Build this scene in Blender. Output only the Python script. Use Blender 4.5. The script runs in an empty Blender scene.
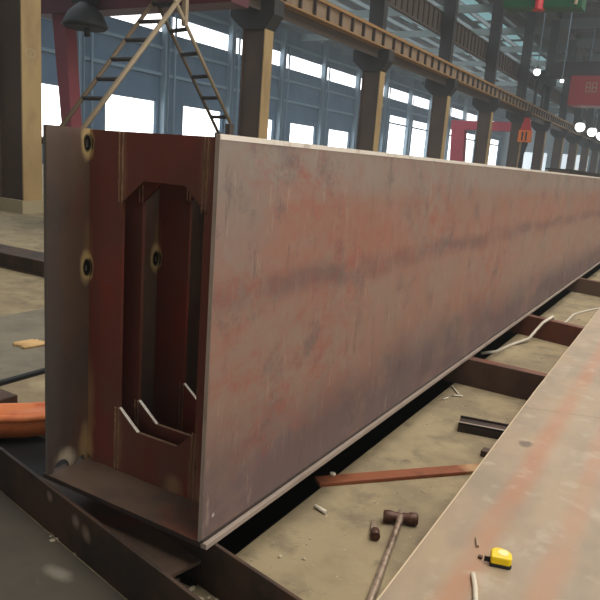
import bpy, bmesh, math, random
from mathutils import Vector, Matrix
from mathutils.geometry import tessellate_polygon
random.seed(7)
sc = bpy.context.scene
col = sc.collection
PI = math.pi

# ------------------------------------------------------------------ materials
def lin(c):
    return tuple(((v/255)/12.92 if v/255 <= 0.04045 else ((v/255+0.055)/1.055)**2.4) for v in c) + (1,)

class Mat:
    def __init__(s, name, base, rough=0.6, metal=0.0, spec=0.5):
        m = bpy.data.materials.new(name); m.use_nodes = True
        s.m = m; s.nt = m.node_tree; s.n = s.nt.nodes; s.l = s.nt.links
        s.b = s.n['Principled BSDF']
        s.b.inputs['Roughness'].default_value = rough
        s.b.inputs['Metallic'].default_value = metal
        s.b.inputs['Specular IOR Level'].default_value = spec
        s.tc = s.n.new('ShaderNodeTexCoord')
        rgb = s.n.new('ShaderNodeRGB'); rgb.outputs[0].default_value = lin(base)
        s.c = rgb.outputs[0]
        s.done()
    def done(s):
        s.l.new(s.c, s.b.inputs['Base Color'])
        return s
    def noise(s, scale=(1, 1, 1), sc=5.0, detail=5.0, rough=0.6, off=(0, 0, 0)):
        mp = s.n.new('ShaderNodeMapping'); mp.inputs['Scale'].default_value = scale; mp.inputs['Location'].default_value = off
        s.l.new(s.tc.outputs['Object'], mp.inputs['Vector'])
        t = s.n.new('ShaderNodeTexNoise'); t.inputs['Scale'].default_value = sc
        t.inputs['Detail'].default_value = detail; t.inputs['Roughness'].default_value = rough
        s.l.new(mp.outputs[0], t.inputs['Vector'])
        return t.outputs['Fac']
    def rng(s, v, a, b, c=0.0, d=1.0):
        r = s.n.new('ShaderNodeMapRange'); r.inputs[1].default_value = a; r.inputs[2].default_value = b
        r.inputs[3].default_value = c; r.inputs[4].default_value = d
        s.l.new(v, r.inputs[0]); return r.outputs[0]
    def mul(s, a, b):
        r = s.n.new('ShaderNodeMath'); r.operation = 'MULTIPLY'; s.l.new(a, r.inputs[0])
        if isinstance(b, (int, float)): r.inputs[1].default_value = b
        else: s.l.new(b, r.inputs[1])
        return r.outputs[0]
    def mix(s, fac, colr):
        x = s.n.new('ShaderNodeMix'); x.data_type = 'RGBA'
        s.l.new(fac, x.inputs[0]); s.l.new(s.c, x.inputs[6])
        x.inputs[7].default_value = lin(colr)
        s.c = x.outputs[2]; s.done(); return s
    def spots(s, colr, lo, hi, amt=1.0, **k):
        return s.mix(s.rng(s.noise(**k), lo, hi, 0, amt), colr)
    def band(s, axis, c, w, colr, amt=1.0, slope=0.0, wob=0.0, noise=None, other=1):
        # a soft streak along one axis of the plate at a set offset
        sp = s.n.new('ShaderNodeSeparateXYZ'); s.l.new(s.tc.outputs['Object'], sp.inputs[0])
        v = sp.outputs[axis]
        a = s.n.new('ShaderNodeMath'); a.operation = 'MULTIPLY_ADD'
        s.l.new(sp.outputs[other], a.inputs[0]); a.inputs[1].default_value = -slope; s.l.new(v, a.inputs[2])
        v = a.outputs[0]
        if wob:
            nz = s.noise(scale=(1, 1, 1), sc=1.5, detail=2)
            b = s.n.new('ShaderNodeMath'); b.operation = 'MULTIPLY_ADD'
            s.l.new(nz, b.inputs[0]); b.inputs[1].default_value = wob; s.l.new(v, b.inputs[2]); v = b.outputs[0]
            c += wob*0.5
        d = s.n.new('ShaderNodeMath'); d.operation = 'SUBTRACT'; s.l.new(v, d.inputs[0]); d.inputs[1].default_value = c
        e = s.n.new('ShaderNodeMath'); e.operation = 'ABSOLUTE'; s.l.new(d.outputs[0], e.inputs[0])
        f = s.rng(e.outputs[0], w, w*0.25, 0, amt)
        if noise is not None: f = s.mul(f, noise)
        return s.mix(f, colr)
    def heat(s, p, r, colr, amt=1.0, inner=0.3, stretch=(1, 1, 1)):
        mp = s.n.new('ShaderNodeMapping'); mp.inputs['Scale'].default_value = stretch
        mp.inputs['Location'].default_value = tuple(-p[i]*stretch[i] for i in range(3))
        s.l.new(s.tc.outputs['Object'], mp.inputs['Vector'])
        le = s.n.new('ShaderNodeVectorMath'); le.operation = 'LENGTH'; s.l.new(mp.outputs[0], le.inputs[0])
        nz = s.noise(sc=18, detail=2)
        a = s.n.new('ShaderNodeMath'); a.operation = 'MULTIPLY_ADD'; s.l.new(nz, a.inputs[0]); a.inputs[1].default_value = r*0.6
        s.l.new(le.outputs['Value'], a.inputs[2])
        return s.mix(s.rng(a.outputs[0], r*1.3, r*1.3*inner + r*0.2, 0, amt), colr)
    def bump(s, h, strength=0.3, dist=0.01):
        b = s.n.new('ShaderNodeBump'); b.inputs['Strength'].default_value = strength; b.inputs['Distance'].default_value = dist
        s.l.new(h, b.inputs['Height']); s.l.new(b.outputs[0], s.b.inputs['Normal']); return s
    def roughv(s, v, a, b):
        s.l.new(s.rng(v, 0.3, 0.7, a, b), s.b.inputs['Roughness']); return s

def emis(name, c, strength):
    m = bpy.data.materials.new(name); m.use_nodes = True
    b = m.node_tree.nodes['Principled BSDF']
    b.inputs['Base Color'].default_value = lin(c); b.inputs['Roughness'].default_value = 0.4
    b.inputs['Emission Color'].default_value = lin(c); b.inputs['Emission Strength'].default_value = strength
    return m

# right-hand web plate: mill scale with rust-red haze and long grey streaks
W = Mat('mill_scale_web', (150, 126, 112), 0.40, 0.15)
W.spots((158, 112, 96), 0.40, 0.62, 0.7, scale=(1, 0.5, 1.3), sc=3.0, detail=10, rough=0.72)
W.band(2, 0.80, 0.22, (164, 104, 86), 0.45, wob=0.25, noise=W.rng(W.noise(scale=(1, .5, 1), sc=3.5, detail=8, rough=.7), 0.40, 0.55))
W.band(2, 0.700, 0.060, (106, 82, 82), 0.62, wob=0.10, noise=W.rng(W.noise(scale=(1, .6, 1), sc=4, detail=9, rough=.72, off=(3, 1, 2)), 0.36, 0.56))
W.band(2, 1.06, 0.13, (150, 140, 130), 0.7, noise=W.rng(W.noise(sc=5, detail=8, rough=.7), 0.3, 0.5))
W.heat((0, 0.10, 0.95), 0.34, (138, 132, 124), 0.6, stretch=(1, 1.4, 1))
W.band(2, 0.08, 0.30, (106, 92, 94), 0.75, wob=0.2, noise=W.rng(W.noise(scale=(1, .6, 1), sc=4, detail=8, rough=.7, off=(2, 2, 2)), 0.25, 0.5))  # broad darker grey band towards the foot of the web
R1 = W.rng(W.noise(scale=(1, 1.0, 1.6), sc=9.0, detail=10, rough=0.78, off=(5, 2, 1)), 0.46, 0.60)
for p, r in (((0.0, 0.12, 0.69), 0.20), ((0, 0.15, 0.44), 0.16), ((0, 0.55, 1.02), 0.24), ((0, 0.25, 1.06), 0.16), ((0, 0.75, 0.72), 0.28), ((0, 0.6, 0.40), 0.30), ((0, 0.30, 0.24), 0.15), ((0, 1.6, 0.85), 0.4), ((0, 2.8, 0.45), 0.5)):
    c_ = W.c
    W.heat(p, r, (158, 70, 56), 1.0, inner=0.1, stretch=(0.0, 0.6, 1))
    x = W.n.new('ShaderNodeMix'); x.data_type = 'RGBA'; W.l.new(W.mul(R1, 0.5), x.inputs[0]); W.l.new(c_, x.inputs[6]); W.l.new(W.c, x.inputs[7]); W.c = x.outputs[2]; W.done()
W.spots((160, 66, 54), 0.60, 0.72, 0.45, scale=(1, 1.0, 1.5), sc=6.0, detail=10, rough=0.78, off=(5, 2, 1))
W.spots((100, 88, 90), 0.53, 0.66, 0.65, scale=(1, 0.8, 1), sc=5.0, detail=10, rough=0.76, off=(9, 4, 3))
W.spots((88, 76, 76), 0.57, 0.68, 0.6, scale=(1, 5, 0.5), sc=7.0, detail=10, rough=0.72, off=(3, 4, 8))
W.spots((190, 168, 150), 0.57, 0.68, 0.5, scale=(1, 4, 0.6), sc=8.0, detail=10, rough=0.74, off=(1, 8, 3))
W.heat((0, 0.049, 0.064), 0.008, (214, 206, 196), 0.9)
W.bump(W.noise(sc=30, detail=6), 0.12, 0.004).roughv(W.noise(sc=4), 0.34, 0.55)
M_WEB = W.m
# inside of left web
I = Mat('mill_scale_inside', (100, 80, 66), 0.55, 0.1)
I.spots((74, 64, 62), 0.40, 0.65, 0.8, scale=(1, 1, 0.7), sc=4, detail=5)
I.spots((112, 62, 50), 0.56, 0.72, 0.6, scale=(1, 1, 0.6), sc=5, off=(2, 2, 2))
for p in ((-0.64, 0.155, 1.08), (-0.64, 0.155, 0.68), (-0.64, 0.48, 0.68)):
    I.heat((p[0], p[1]+0.01, p[2]+0.06), 0.045, (132, 104, 72), 0.75, stretch=(1, 1.5, 0.35))
    I.heat(p, 0.040, (196, 172, 120), 0.9, stretch=(1, 1.3, 0.6), inner=.5)
I.heat((-0.64, 0.15, 0.06), 0.05, (168, 140, 96), 0.8, stretch=(1, 1.6, 0.5))
I.heat((-0.64, 0.06, 0.03), 0.05, (150, 134, 112), 0.8)
I.heat((-0.64, 0.02, 0.56), 0.5, (98, 92, 88), 0.5, stretch=(1, 9, 0.7))
I.heat((-0.64, 0.075, 0.03), 0.045, (196, 184, 160), 0.9)
I.bump(I.noise(sc=26, detail=5), 0.12, 0.004)
for z in (1.078, 0.677):
    for y in (0.155, 0.480): I.heat((-0.64, y, z), 0.026, (14, 12, 12), 1.0, stretch=(1, 1.5, 0.8), inner=0.6)
M_IN = I.m
# red oxide diaphragm plates
D = Mat('red_oxide_plate', (108, 52, 40), 0.6, 0.0)
D.spots((98, 68, 58), 0.42, 0.66, 0.75, scale=(1, 1, 0.5), sc=3.5)
D.spots((132, 46, 34), 0.50, 0.70, 0.6, scale=(1, 1, 0.6), sc=4.5, off=(4, 1, 1))
for p in ((-0.645, 0.16, 1.08), (-0.645, 0.16, 0.68), (-0.645, 0.48, 0.68)):
    D.heat((p[0], p[1], p[2]+0.06), 0.04, (128, 92, 62), 0.75, stretch=(1.6, 1, 0.35))
    D.heat(p, 0.036, (190, 164, 112), 0.9, stretch=(1.4, 1, 0.6), inner=.5)
D.heat((-0.64, 0.16, 0.05), 0.05, (170, 140, 94), 0.8, stretch=(1.6, 1, 0.6))
D.heat((-0.645, 0.16, 0.20), 0.15, (150, 118, 82), 0.7, stretch=(3.5, 1, 0.7))
D.heat((-0.10, 0.16, 0.02), 0.10, (156, 130, 96), 0.7)
D.heat((-0.25, 0.16, 0.02), 0.05, (150, 122, 88), 0.7)
for x in (-0.498, -0.172):
    D.heat((x, 0.16, 1.02), 0.13, (132, 96, 70), 0.75, stretch=(5, 1, 0.8)); D.heat((x, 0.16, 0.10), 0.13, (132, 96, 70), 0.75, stretch=(5, 1, 0.8))
D.bump(D.noise(sc=24, detail=5), 0.12, 0.004)
for z in (1.078, 0.677):
    for y in (0.165, 0.490): D.heat((-0.645, y, z), 0.022, (14, 12, 12), 1.0, stretch=(1, 1, 0.65), inner=0.6)
M_DIA = D.m
M_SEAM = Mat('scorched_weld', (140, 106, 80), 0.6, 0.0).spots((84, 66, 54), 0.45, 0.62, 0.9, scale=(1, 1, 0.5), sc=16).spots((176, 148, 108), 0.6, 0.7, 0.6, sc=22, off=(2, 3, 4)).m
M_CUT = Mat('lit_cut_steel', (240, 232, 220), 0.35, 0.1).spots((190, 176, 160), 0.55, 0.7, 0.7, sc=12).m  # bare cut steel, raised near-white to carry the light on the edges
M_EDGELIT = Mat('lit_plate_edge', (214, 194, 164), 0.45, 0.0).m  # pale tan standing for light on the plate edge
M_CUTB = Mat('torch_cut_edge', (138, 112, 92), 0.5, 0.3).m
BP = Mat('bottom_plate_scale', (104, 84, 70), 0.55, 0.05)
BP.spots((138, 78, 64), 0.60, 0.70, 0.6, sc=3.2, off=(1, 7, 2)); BP.spots((74, 64, 60), 0.5, 0.7, 0.8, sc=6)
M_BP = BP.m
EDGE = Mat('flange_edge_steel', (168, 152, 140), 0.4, 0.1).spots((130, 112, 102), 0.5, 0.68, 0.6, scale=(1, 0.3, 1), sc=9); M_EDGE = EDGE.m
M_DARKST = Mat('dark_steel', (62, 52, 47), 0.55, 0.2).spots((86, 62, 50), 0.5, 0.68, 0.7, sc=7).m
BM = Mat('rusty_beam_steel', (84, 62, 48), 0.55, 0.0)
BM.spots((52, 44, 40), 0.42, 0.62, 0.85, sc=5); BM.spots((112, 76, 58), 0.62, 0.74, 0.5, sc=11, off=(2, 2, 2))
BM.bump(BM.noise(sc=30), 0.2, 0.004); M_BEAM = BM.m
B2 = Mat('beam_chipped_steel', (78, 58, 46), 0.55, 0.0)
B2.spots((48, 42, 38), 0.42, 0.62, 0.85, sc=5)
for p, r in (((-0.20, -0.08, 0.13), 0.022), ((-0.04, -0.11, 0.115), 0.028), ((0.02, -0.13, 0.10), 0.034)):
    B2.heat(p, r, (150, 130, 116), 0.8)
B2.bump(B2.noise(sc=30), 0.2, 0.004); M_BEAMC = B2.m
BR = Mat('brown_sleeper_steel', (116, 66, 46), 0.55, 0.0)
BR.spots((86, 60, 48), 0.45, 0.68, 0.85, sc=5).spots((144, 108, 88), 0.68, 0.76, 0.5, sc=9, off=(3, 3, 3)); M_BROWN = BR.m
M_BRD = Mat('dark_brown_sleeper', (92, 68, 52), 0.6, 0.0).spots((74, 54, 42), 0.45, 0.65, 0.8, sc=6).m
M_BRG = Mat('grey_brown_sleeper', (116, 92, 74), 0.6, 0.0).m
RB = Mat('rust_orange_bar', (146, 84, 52), 0.65, 0.05)
RB.spots((112, 62, 42), 0.5, 0.68, 0.8, sc=9).heat((0.41, 1.35, -0.16), 0.08, (196, 160, 116), 0.85); M_RUST = RB.m

F = Mat('dusty_concrete', (166, 150, 118), 0.85)
F.spots((136, 122, 98), 0.42, 0.60, 0.8, sc=3.2, detail=9)
F.spots((118, 106, 88), 0.54, 0.66, 0.6, sc=6.5, detail=9, off=(1, 6, 0))
F.spots((178, 164, 130), 0.55, 0.70, 0.7, sc=3.4, off=(5, 1, 0), detail=6)
F.spots((96, 90, 80), 0.62, 0.74, 0.7, sc=7, off=(9, 3, 0), detail=7)
F.spots((206, 196, 172), 0.70, 0.74, 0.6, sc=34, off=(3, 3, 0), detail=3)
F.bump(F.noise(sc=40, detail=8), 0.35, 0.006); M_FLOOR = F.m
FP = Mat('grey_sheet_steel', (138, 130, 112), 0.65, 0.0).spots((112, 106, 92), 0.45, 0.65, 0.8, sc=3).spots((70, 66, 60), 0.64, 0.7, 0.7, scale=(.3, 2, 1), sc=6); M_SHEET = FP.m
FD = Mat('dark_ground_plate', (92, 84, 72), 0.7, 0.0).spots((78, 72, 62), 0.4, 0.62, 0.9, sc=3).spots((108, 102, 90), 0.66, 0.74, 0.6, sc=16).heat((-0.40, -0.16, -0.17), 0.05, (150, 144, 128), 0.8, stretch=(.7, 1.6, 1)); M_DPLATE = FD.m

P = Mat('flat_plate_scale', (174, 154, 128), 0.42, 0.0)
P.spots((152, 138, 120), 0.42, 0.60, 0.8, scale=(1, .5, 1), sc=3.5, detail=9)
P.spots((182, 164, 142), 0.56, 0.70, 0.7, scale=(1.2, .4, 1), sc=4, off=(5, 2, 0), detail=6)
nb = P.rng(P.noise(scale=(1, .5, 1), sc=4, detail=8, off=(2, 7, 0)), 0.22, 0.48)
P.band(0, 0.660, 0.060, (184, 132, 102), 0.70, wob=0.03, noise=nb)
P.band(0, 0.860, 0.055, (186, 138, 108), 0.6, wob=0.05, noise=nb)
P.band(0, 1.10, 0.06, (184, 136, 108), 0.5, wob=0.05, noise=nb)
P.spots((196, 184, 164), 0.56, 0.68, 0.45, scale=(1, 1, 1), sc=8, off=(1, 1, 0), detail=6)
P.band(1, 1.637, 0.010, (140, 124, 104), 0.6, slope=0.34, other=0)
P.heat((0.595, 1.36, 0.016), 0.035, (112, 96, 84), 0.85, inner=.6, stretch=(1, .7, 1))
P.bump(P.noise(sc=30, detail=6), 0.1, 0.004).roughv(P.noise(sc=5), 0.36, 0.56)
M_PLATE = P.m

M_TAN = Mat('tan_lit_flange', (176, 150, 104), 0.6).spots((140, 116, 80), 0.5, 0.68, 0.7, scale=(1, 1, 0.4), sc=2).m  # flange paler than the other column faces, its lit side in the colour
M_COLD = Mat('dark_brown_column', (84, 66, 54), 0.6).spots((66, 54, 46), 0.45, 0.65, 0.8, scale=(1, 1, .4), sc=2).m
M_CAP = Mat('dark_grey_bracket', (48, 46, 44), 0.6).m
M_RUN = Mat('tan_runway_steel', (146, 124, 100), 0.6).spots((120, 100, 78), 0.5, 0.7, 0.7, sc=2).m
M_RUNT = Mat('ochre_rail_flange', (160, 122, 72), 0.55).m
M_STIFF = Mat('shaded_stiffener', (66, 52, 40), 0.6).m  # ribs darker than the beams: their shaded side put into the colour
M_RDARK = Mat('brown_grey_runway', (78, 66, 56), 0.6).m
M_WALLB = Mat('blue_grey_sheet_wall', (84, 108, 132), 0.7).spots((68, 92, 116), 0.42, 0.62, 0.8, scale=(1, .4, .2), sc=1.2).m
M_WCOL = Mat('pale_blue_steel', (122, 144, 160), 0.6).m
M_ROOF = Mat('grey_roof_sheet', (84, 78, 68), 0.7).m
M_PURL = Mat('grey_purlin', (92, 98, 96), 0.6).m
M_RAFT = Mat('grey_green_rafter', (88, 98, 94), 0.6).m
M_MAROON = Mat('maroon_paint', (92, 38, 48), 0.5).m
M_REDP = Mat('faded_red_paint', (190, 64, 84), 0.5).spots((168, 60, 76), 0.5, 0.7, 0.6, sc=2).m
M_CAB = Mat('crane_red_paint', (186, 40, 48), 0.5).m
M_CABR = Mat('cab_dull_red', (160, 40, 48), 0.5).m
M_GREEN = Mat('crane_green_paint', (20, 84, 50), 0.5).m
M_BLACK = Mat('black_steel', (26, 26, 29), 0.65).m
M_LADT = Mat('worn_wood_stile', (158, 142, 116), 0.6).m
M_LADD2 = Mat('weathered_stile', (112, 96, 76), 0.6).m
M_LADD = Mat('dark_rung', (54, 50, 48), 0.6).m
M_CONC = Mat('pale_concrete', (172, 160, 130), 0.85).m
M_YEL = Mat('tape_yellow', (250, 216, 20), 0.3).m
M_ORG = Mat('hoist_orange', (232, 120, 30), 0.5).m
M_WHITE = Mat('offwhite', (226, 216, 196), 0.6).m
M_STEELR = Mat('worn_rod', (176, 156, 136), 0.4, 0.4).spots((104, 84, 70), 0.5, 0.65, 0.8, sc=18).m
M_HEAD = Mat('rusty_hammer_head', (92, 62, 48), 0.5, 0.3).spots((140, 104, 84), 0.56, 0.68, 0.7, sc=24).m
M_CABLE = Mat('white_cable', (214, 206, 190), 0.5).m
OR = Mat('orange_hose', (240, 140, 84), 0.45).spots((206, 92, 56), 0.5, 0.70, 0.8, sc=9); M_OHOSE = OR.m
M_RAG = Mat('pale_rag', (226, 188, 132), 0.8).m
M_GRAV = Mat('grey_rubble', (196, 184, 158), 0.9).m
M_SHADESLOT = Mat('slot_shade', (40, 36, 32), 0.9).m  # dark colour for the shade under the girder
M_WIN = emis('daylit_window', (255, 255, 255), 3.0)
M_SKY = emis('skylight_teal', (120, 160, 166), 0.85)
M_SKYB = emis('skylight_blue', (90, 150, 185), 1.0)
M_LAMP = emis('lamp_glow', (255, 255, 255), 6.0)
M_GLOWW = emis('far_window_glow', (206, 220, 228), 1.2)

# ------------------------------------------------------------------ mesh helpers
def box(bm, x0, x1, y0, y1, z0, z1, mi=0, M=None):
    vs = [bm.verts.new((x, y, z)) for x in (x0, x1) for y in (y0, y1) for z in (z0, z1)]
    for q in ((0, 1, 3, 2), (4, 6, 7, 5), (0, 4, 5, 1), (2, 3, 7, 6), (0, 2, 6, 4), (1, 5, 7, 3)):
        f = bm.faces.new([vs[i] for i in q]); f.material_index = mi
    if M is not None:
        for v in vs: v.co = M @ v.co
    return vs

def tube(bm, pts, r, n=8, mi=0, cap=True):
    pts = [Vector(p) for p in pts]; rings = []
    up = None
    for i, p in enumerate(pts):
        t = ((pts[min(i+1, len(pts)-1)] - pts[max(i-1, 0)])).normalized()
        if up is None: up = Vector((0, 0, 1)) if abs(t.z) < 0.9 else Vector((1, 0, 0))
        a = t.cross(up).normalized(); b = a.cross(t).normalized(); up = b
        rr = r[i] if isinstance(r, (list, tuple)) else r
        rings.append([bm.verts.new(p + rr*(math.cos(2*PI*k/n)*a + math.sin(2*PI*k/n)*b)) for k in range(n)])
    for i in range(len(rings)-1):
        for k in range(n):
            f = bm.faces.new((rings[i][k], rings[i][(k+1) % n], rings[i+1][(k+1) % n], rings[i+1][k])); f.material_index = mi; f.smooth = True
    if cap:
        f = bm.faces.new(rings[0]); f.material_index = mi
        f = bm.faces.new(rings[-1][::-1]); f.material_index = mi

def prism(bm, poly, axis, a, b, holes=(), mi=0, emi=None):
    """polygon (2-D) with holes, extruded along an axis from a to b.  emi(i, loop) gives edge material"""
    def P3(p, t):
        if axis == 0: return Vector((t, p[0], p[1]))
        if axis == 1: return Vector((p[0], t, p[1]))
        return Vector((p[0], p[1], t))
    loops = [list(poly)] + [list(h) for h in holes]
    flat = [p for L in loops for p in L]
    tris = tessellate_polygon([[Vector((p[0], p[1], 0)) for p in L] for L in loops])
    va = [bm.verts.new(P3(p, a)) for p in flat]; vb = [bm.verts.new(P3(p, b)) for p in flat]
    for t in tris:
        for V in (va, vb):
            try: f = bm.faces.new([V[i] for i in t]); f.material_index = mi
            except ValueError: pass
    o = 0
    for li, L in enumerate(loops):
        n = len(L)
        for i in range(n):
            j = (i+1) % n
            f = bm.faces.new((va[o+i], va[o+j], vb[o+j], vb[o+i]))
            f.material_index = emi(li, i) if emi else mi
        o += n

def mesh(name, bm, mats, parent=None, origin=None, bevel=0.0, smooth=False):
    if origin is None and parent is not None: origin = ROOT.get(parent.name, Vector((0, 0, 0)))
    if origin is None: origin = Vector((0, 0, 0))
    origin = Vector(origin)
    for v in bm.verts: v.co -= origin
    bmesh.ops.recalc_face_normals(bm, faces=bm.faces)
    if smooth:
        for f in bm.faces: f.smooth = True
    me = bpy.data.meshes.new(name); bm.to_mesh(me); bm.free()
    for m in (mats if isinstance(mats, (list, tuple)) else [mats]): me.materials.append(m)
    o = bpy.data.objects.new(name, me); col.objects.link(o)
    if parent is not None: o.parent = parent; ROOT[o.name] = origin
    else: o.location = origin
    if bevel:
        md = o.modifiers.new('bev', 'BEVEL'); md.width = bevel; md.segments = 2; md.limit_method = 'ANGLE'
    return o
ROOT = {}
def thing(name, label, cat, loc, group=None):
    o = bpy.data.objects.new(name, None); col.objects.link(o); o.location = loc
    o.empty_display_size = 0.1
    ROOT[o.name] = Vector(loc)
    o['label'] = label; o['category'] = cat
    if group: o['group'] = group
    return o
def tag(o, label, cat, group=None, kind=None):
    o['label'] = label; o['category'] = cat
    if group: o['group'] = group
    if kind: o['kind'] = kind
    return o
def struct(name, bm, mats):
    o = mesh(name, bm, mats); o['kind'] = 'structure'; return o
def dup(root, loc, label=None):
    r = root.copy(); col.objects.link(r); r.location = loc
    if label: r['label'] = label
    for ch in list(root.children):
        c = ch.copy(); col.objects.link(c); c.parent = r
        for g in ch.children:
            d = g.copy(); col.objects.link(d); d.parent = c
    return r
NB = bmesh.new
ZF = -0.18
H = 1.12; GW = 0.656; GL = 15.0

# ------------------------------------------------------------------ floor
bm = NB()
box(bm, -0.045, 22, -8, 120, ZF-0.5, ZF)
box(bm, -34, -GW, -8, 120, ZF-0.5, ZF)
box(bm, -GW, -0.045, -8, 0.03, ZF-0.5, ZF)
box(bm, -GW, -0.045, 16, 120, ZF-0.5, ZF)
struct('floor', bm, M_FLOOR)
bm = NB(); box(bm, -GW, 0, 0.03, 16, ZF-0.62, ZF-0.5)  # slot added under the girder so its shade stays black
struct('trim_1', bm, M_SHADESLOT)

# ------------------------------------------------------------------ main box girder
g = thing('box_girder', 'long open-topped steel box girder with red diaphragms inside its open end', 'girder', (0, 0, 0))
t = 0.014
def ell(cy, cz, ry, rz, n=14): return [(cy+ry*math.cos(2*PI*k/n), cz+rz*math.sin(2*PI*k/n)) for k in range(n)]
bm = NB()
# left web with burnt lifting slots and a cope at its foot
arc = [(0.085-0.0325+0.0325*math.cos(a), 0.036*math.sin(a)+0.0) for a in [PI*k/10 for k in range(11)]]
poly = [(0, 0), (0.02, 0)] + [(y, max(z, 0.0)) for y, z in reversed(arc)] + [(0.11, 0.0), (0.115, 0.012), (0.145, 0.022), (0.15, 0.0), (GL, 0), (GL, H), (0, H)]
prism(bm, poly, 0, -GW, -GW+t, holes=[ell(0.152, 1.075, 0.006, 0.012), ell(0.152, 0.677, 0.005, 0.010), ell(0.482, 0.677, 0.005, 0.010)], mi=0,
      emi=lambda li, i: 1)
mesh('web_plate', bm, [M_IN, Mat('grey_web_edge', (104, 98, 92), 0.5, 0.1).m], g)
bm = NB(); box(bm, -t, 0, 0, GL, 0, H)
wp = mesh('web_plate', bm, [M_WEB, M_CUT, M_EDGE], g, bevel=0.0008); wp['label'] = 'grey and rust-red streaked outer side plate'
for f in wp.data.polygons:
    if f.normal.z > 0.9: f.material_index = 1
    if f.normal.y < -0.9: f.material_index = 2
bm = NB(); box(bm, -GW-0.012, -0.002, 0, GL, -0.016, 0); box(bm, -0.002, 0.019, 0, GL, -0.016, 0.0005, mi=1)
bp_ = mesh('bottom_plate', bm, [M_BP, M_EDGE, M_DARKST], g, bevel=0.0008)
for f in bp_.data.polygons:
    if f.normal.y < -0.9 and f.material_index == 0: f.material_index = 2
bm = NB(); box(bm, -0.002, 0.0015, 0.0, GL, H-0.012, H+0.0015)  # strip added on the top edge, near-white for its backlit rim
ge = mesh('lit_rim_strip', bm, M_CUT, g); ge['label'] = 'pale strip along the top edge, its lit rim put into the colour'
# thin weld along foot of the outer web
bm = NB(); tube(bm, [(0.001, 0.0, 0.003), (0.001, GL, 0.003)], 0.005, 6)
mesh('weld_seam', bm, M_DARKST, g)
X0, X1 = -GW+t, -t
def diaphragm(Y, notch, seams=True, brightr=False):
    yb = Y+0.012
    outer = [(X0+0.02, 0), (X1-0.02, 0), (X1, 0.02), (X1, H-0.002), (X0, H-0.002)]
    if notch:
        n1 = [(X0+0.010*math.sin(PI*k/8), 1.075+0.030*math.cos(PI*k/8)) for k in range(9)]
        n2 = [(X0+0.009*math.sin(PI*k/8), 0.677+0.026*math.cos(PI*k/8)) for k in range(9)]
        outer += (n1 if Y < 0.3 else []) + n2
    outer += [(X0, 0.02)]
    hole = [(-0.496, 0.225), (-0.412, 0.160), (-0.245, 0.160), (-0.172, 0.225), (-0.172, 0.910), (-0.248, 0.975), (-0.408, 0.975), (-0.496, 0.905)]
    bm = NB()
    def emi(li, i):
        if li == 0: return 2 if i == 3 else 0
        return {0: 1, 1: 2, 2: 2}.get(i, 0)
    prism(bm, outer, 1, Y, yb, holes=[hole], mi=0, emi=emi)
    d = mesh('diaphragm', bm, [M_DIA, M_CUT, M_CUTB], g)
    if seams:
        def seam(xa, za, zb):
            bm = NB(); n = 26
            for s in (0, 0.014):
                pts = [(xa+s+random.uniform(-.0012, .0012), Y-0.0005, za+(zb-za)*k/n) for k in range(n+1)]
                tube(bm, pts, [0.0030+random.uniform(-.0008, .0012) for k in pts], 6)
            mesh('weld_seam', bm, M_SEAM, d, origin=ROOT[d.name])
        for xa in (-0.511, -0.180):
            seam(xa, 0.0, 0.225); seam(xa, 0.90, H-0.004)
    return d
diaphragm(0.165, True)
diaphragm(0.255, False)
diaphragm(0.490, True)
for Y in (1.1, 1.9, 2.7): diaphragm(Y, False, False)
bm = NB(); box(bm, -GW+t+0.001, -t-0.001, 0.72, GL, H-0.016, H-0.002)  # unseen plate added over the girder to keep its inside dark
mesh('shading_top_plate', bm, M_BP, g)
# vertical strip beside outer web (red backing) and the dark clip on the far side of the near web
bm = NB(); box(bm, -GW-0.010, -GW-0.001, 0.02, 0.07, 0.965, 1.105)
mesh('clip_plate', bm, M_BLACK, g)

# ------------------------------------------------------------------ cross beams under the girder
def at(a, b, s): return [a[i]+(b[i]-a[i])*s for i in range(len(a))]
# sideways H beam under the near end: two upright flanges and a short web between them
ang = math.atan2(-0.218, 1.063)
hb = thing('sideways_h_beam', 'rusty dark steel H beam lying on its side under the girder end', 'steel beam', (-0.40, 0.05, ZF))
R = Matrix.Translation((-0.955, 0.043, 0)) @ Matrix.Rotation(ang, 4, 'Z')
bm = NB(); box(bm, -0.5, 1.9, 0.0, 0.012, ZF, -0.016, M=R); f1 = mesh('flange', bm, M_BEAMC, hb, bevel=0.002); f1['label'] = 'chipped dark front flange'
bm = NB(); box(bm, 0.30, 1.35, 0.19, 0.202, ZF, -0.017, M=R); mesh('flange', bm, M_BEAM, hb, bevel=0.002)
bm = NB(); box(bm, 0.25, 0.90, 0.012, 0.19, -0.105, -0.093, M=R); mesh('web', bm, M_BP, hb)
# cross beams (channels) on the right between girder and plate
def channel(name, label, x0, y0, x1, y1, grp=None, mt=None):
    mt = mt or M_BROWN
    L = math.hypot(x1-x0, y1-y0); a = math.atan2(y1-y0, x1-x0)
    R = Matrix.Translation((x0, y0, 0)) @ Matrix.Rotation(a, 4, 'Z')
    c = thing(name, label, 'steel beam', (x0+(x1-x0)*.5, y0+(y1-y0)*.5, ZF), grp)
    bm = NB(); box(bm, 0, L, 0, 0.01, ZF, -0.016, M=R); mesh('web', bm, mt, c, bevel=0.0015)
    bm = NB(); box(bm, 0, L, 0.0101, 0.075, -0.028, -0.016, M=R); mesh('flange', bm, M_BROWN, c, bevel=0.0015)
    bm = NB(); box(bm, 0, L, 0.0101, 0.075, ZF, ZF+0.012, M=R); mesh('flange', bm, M_BROWN, c, bevel=0.0015)
    return c
G2 = 'channel cross beams under girder and plate'
channel('channel_beam', 'brown channel beam nearest the camera, bridging girder and flat plate', -0.12, 2.478, 1.7, 2.41, None, M_BRD)
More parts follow.
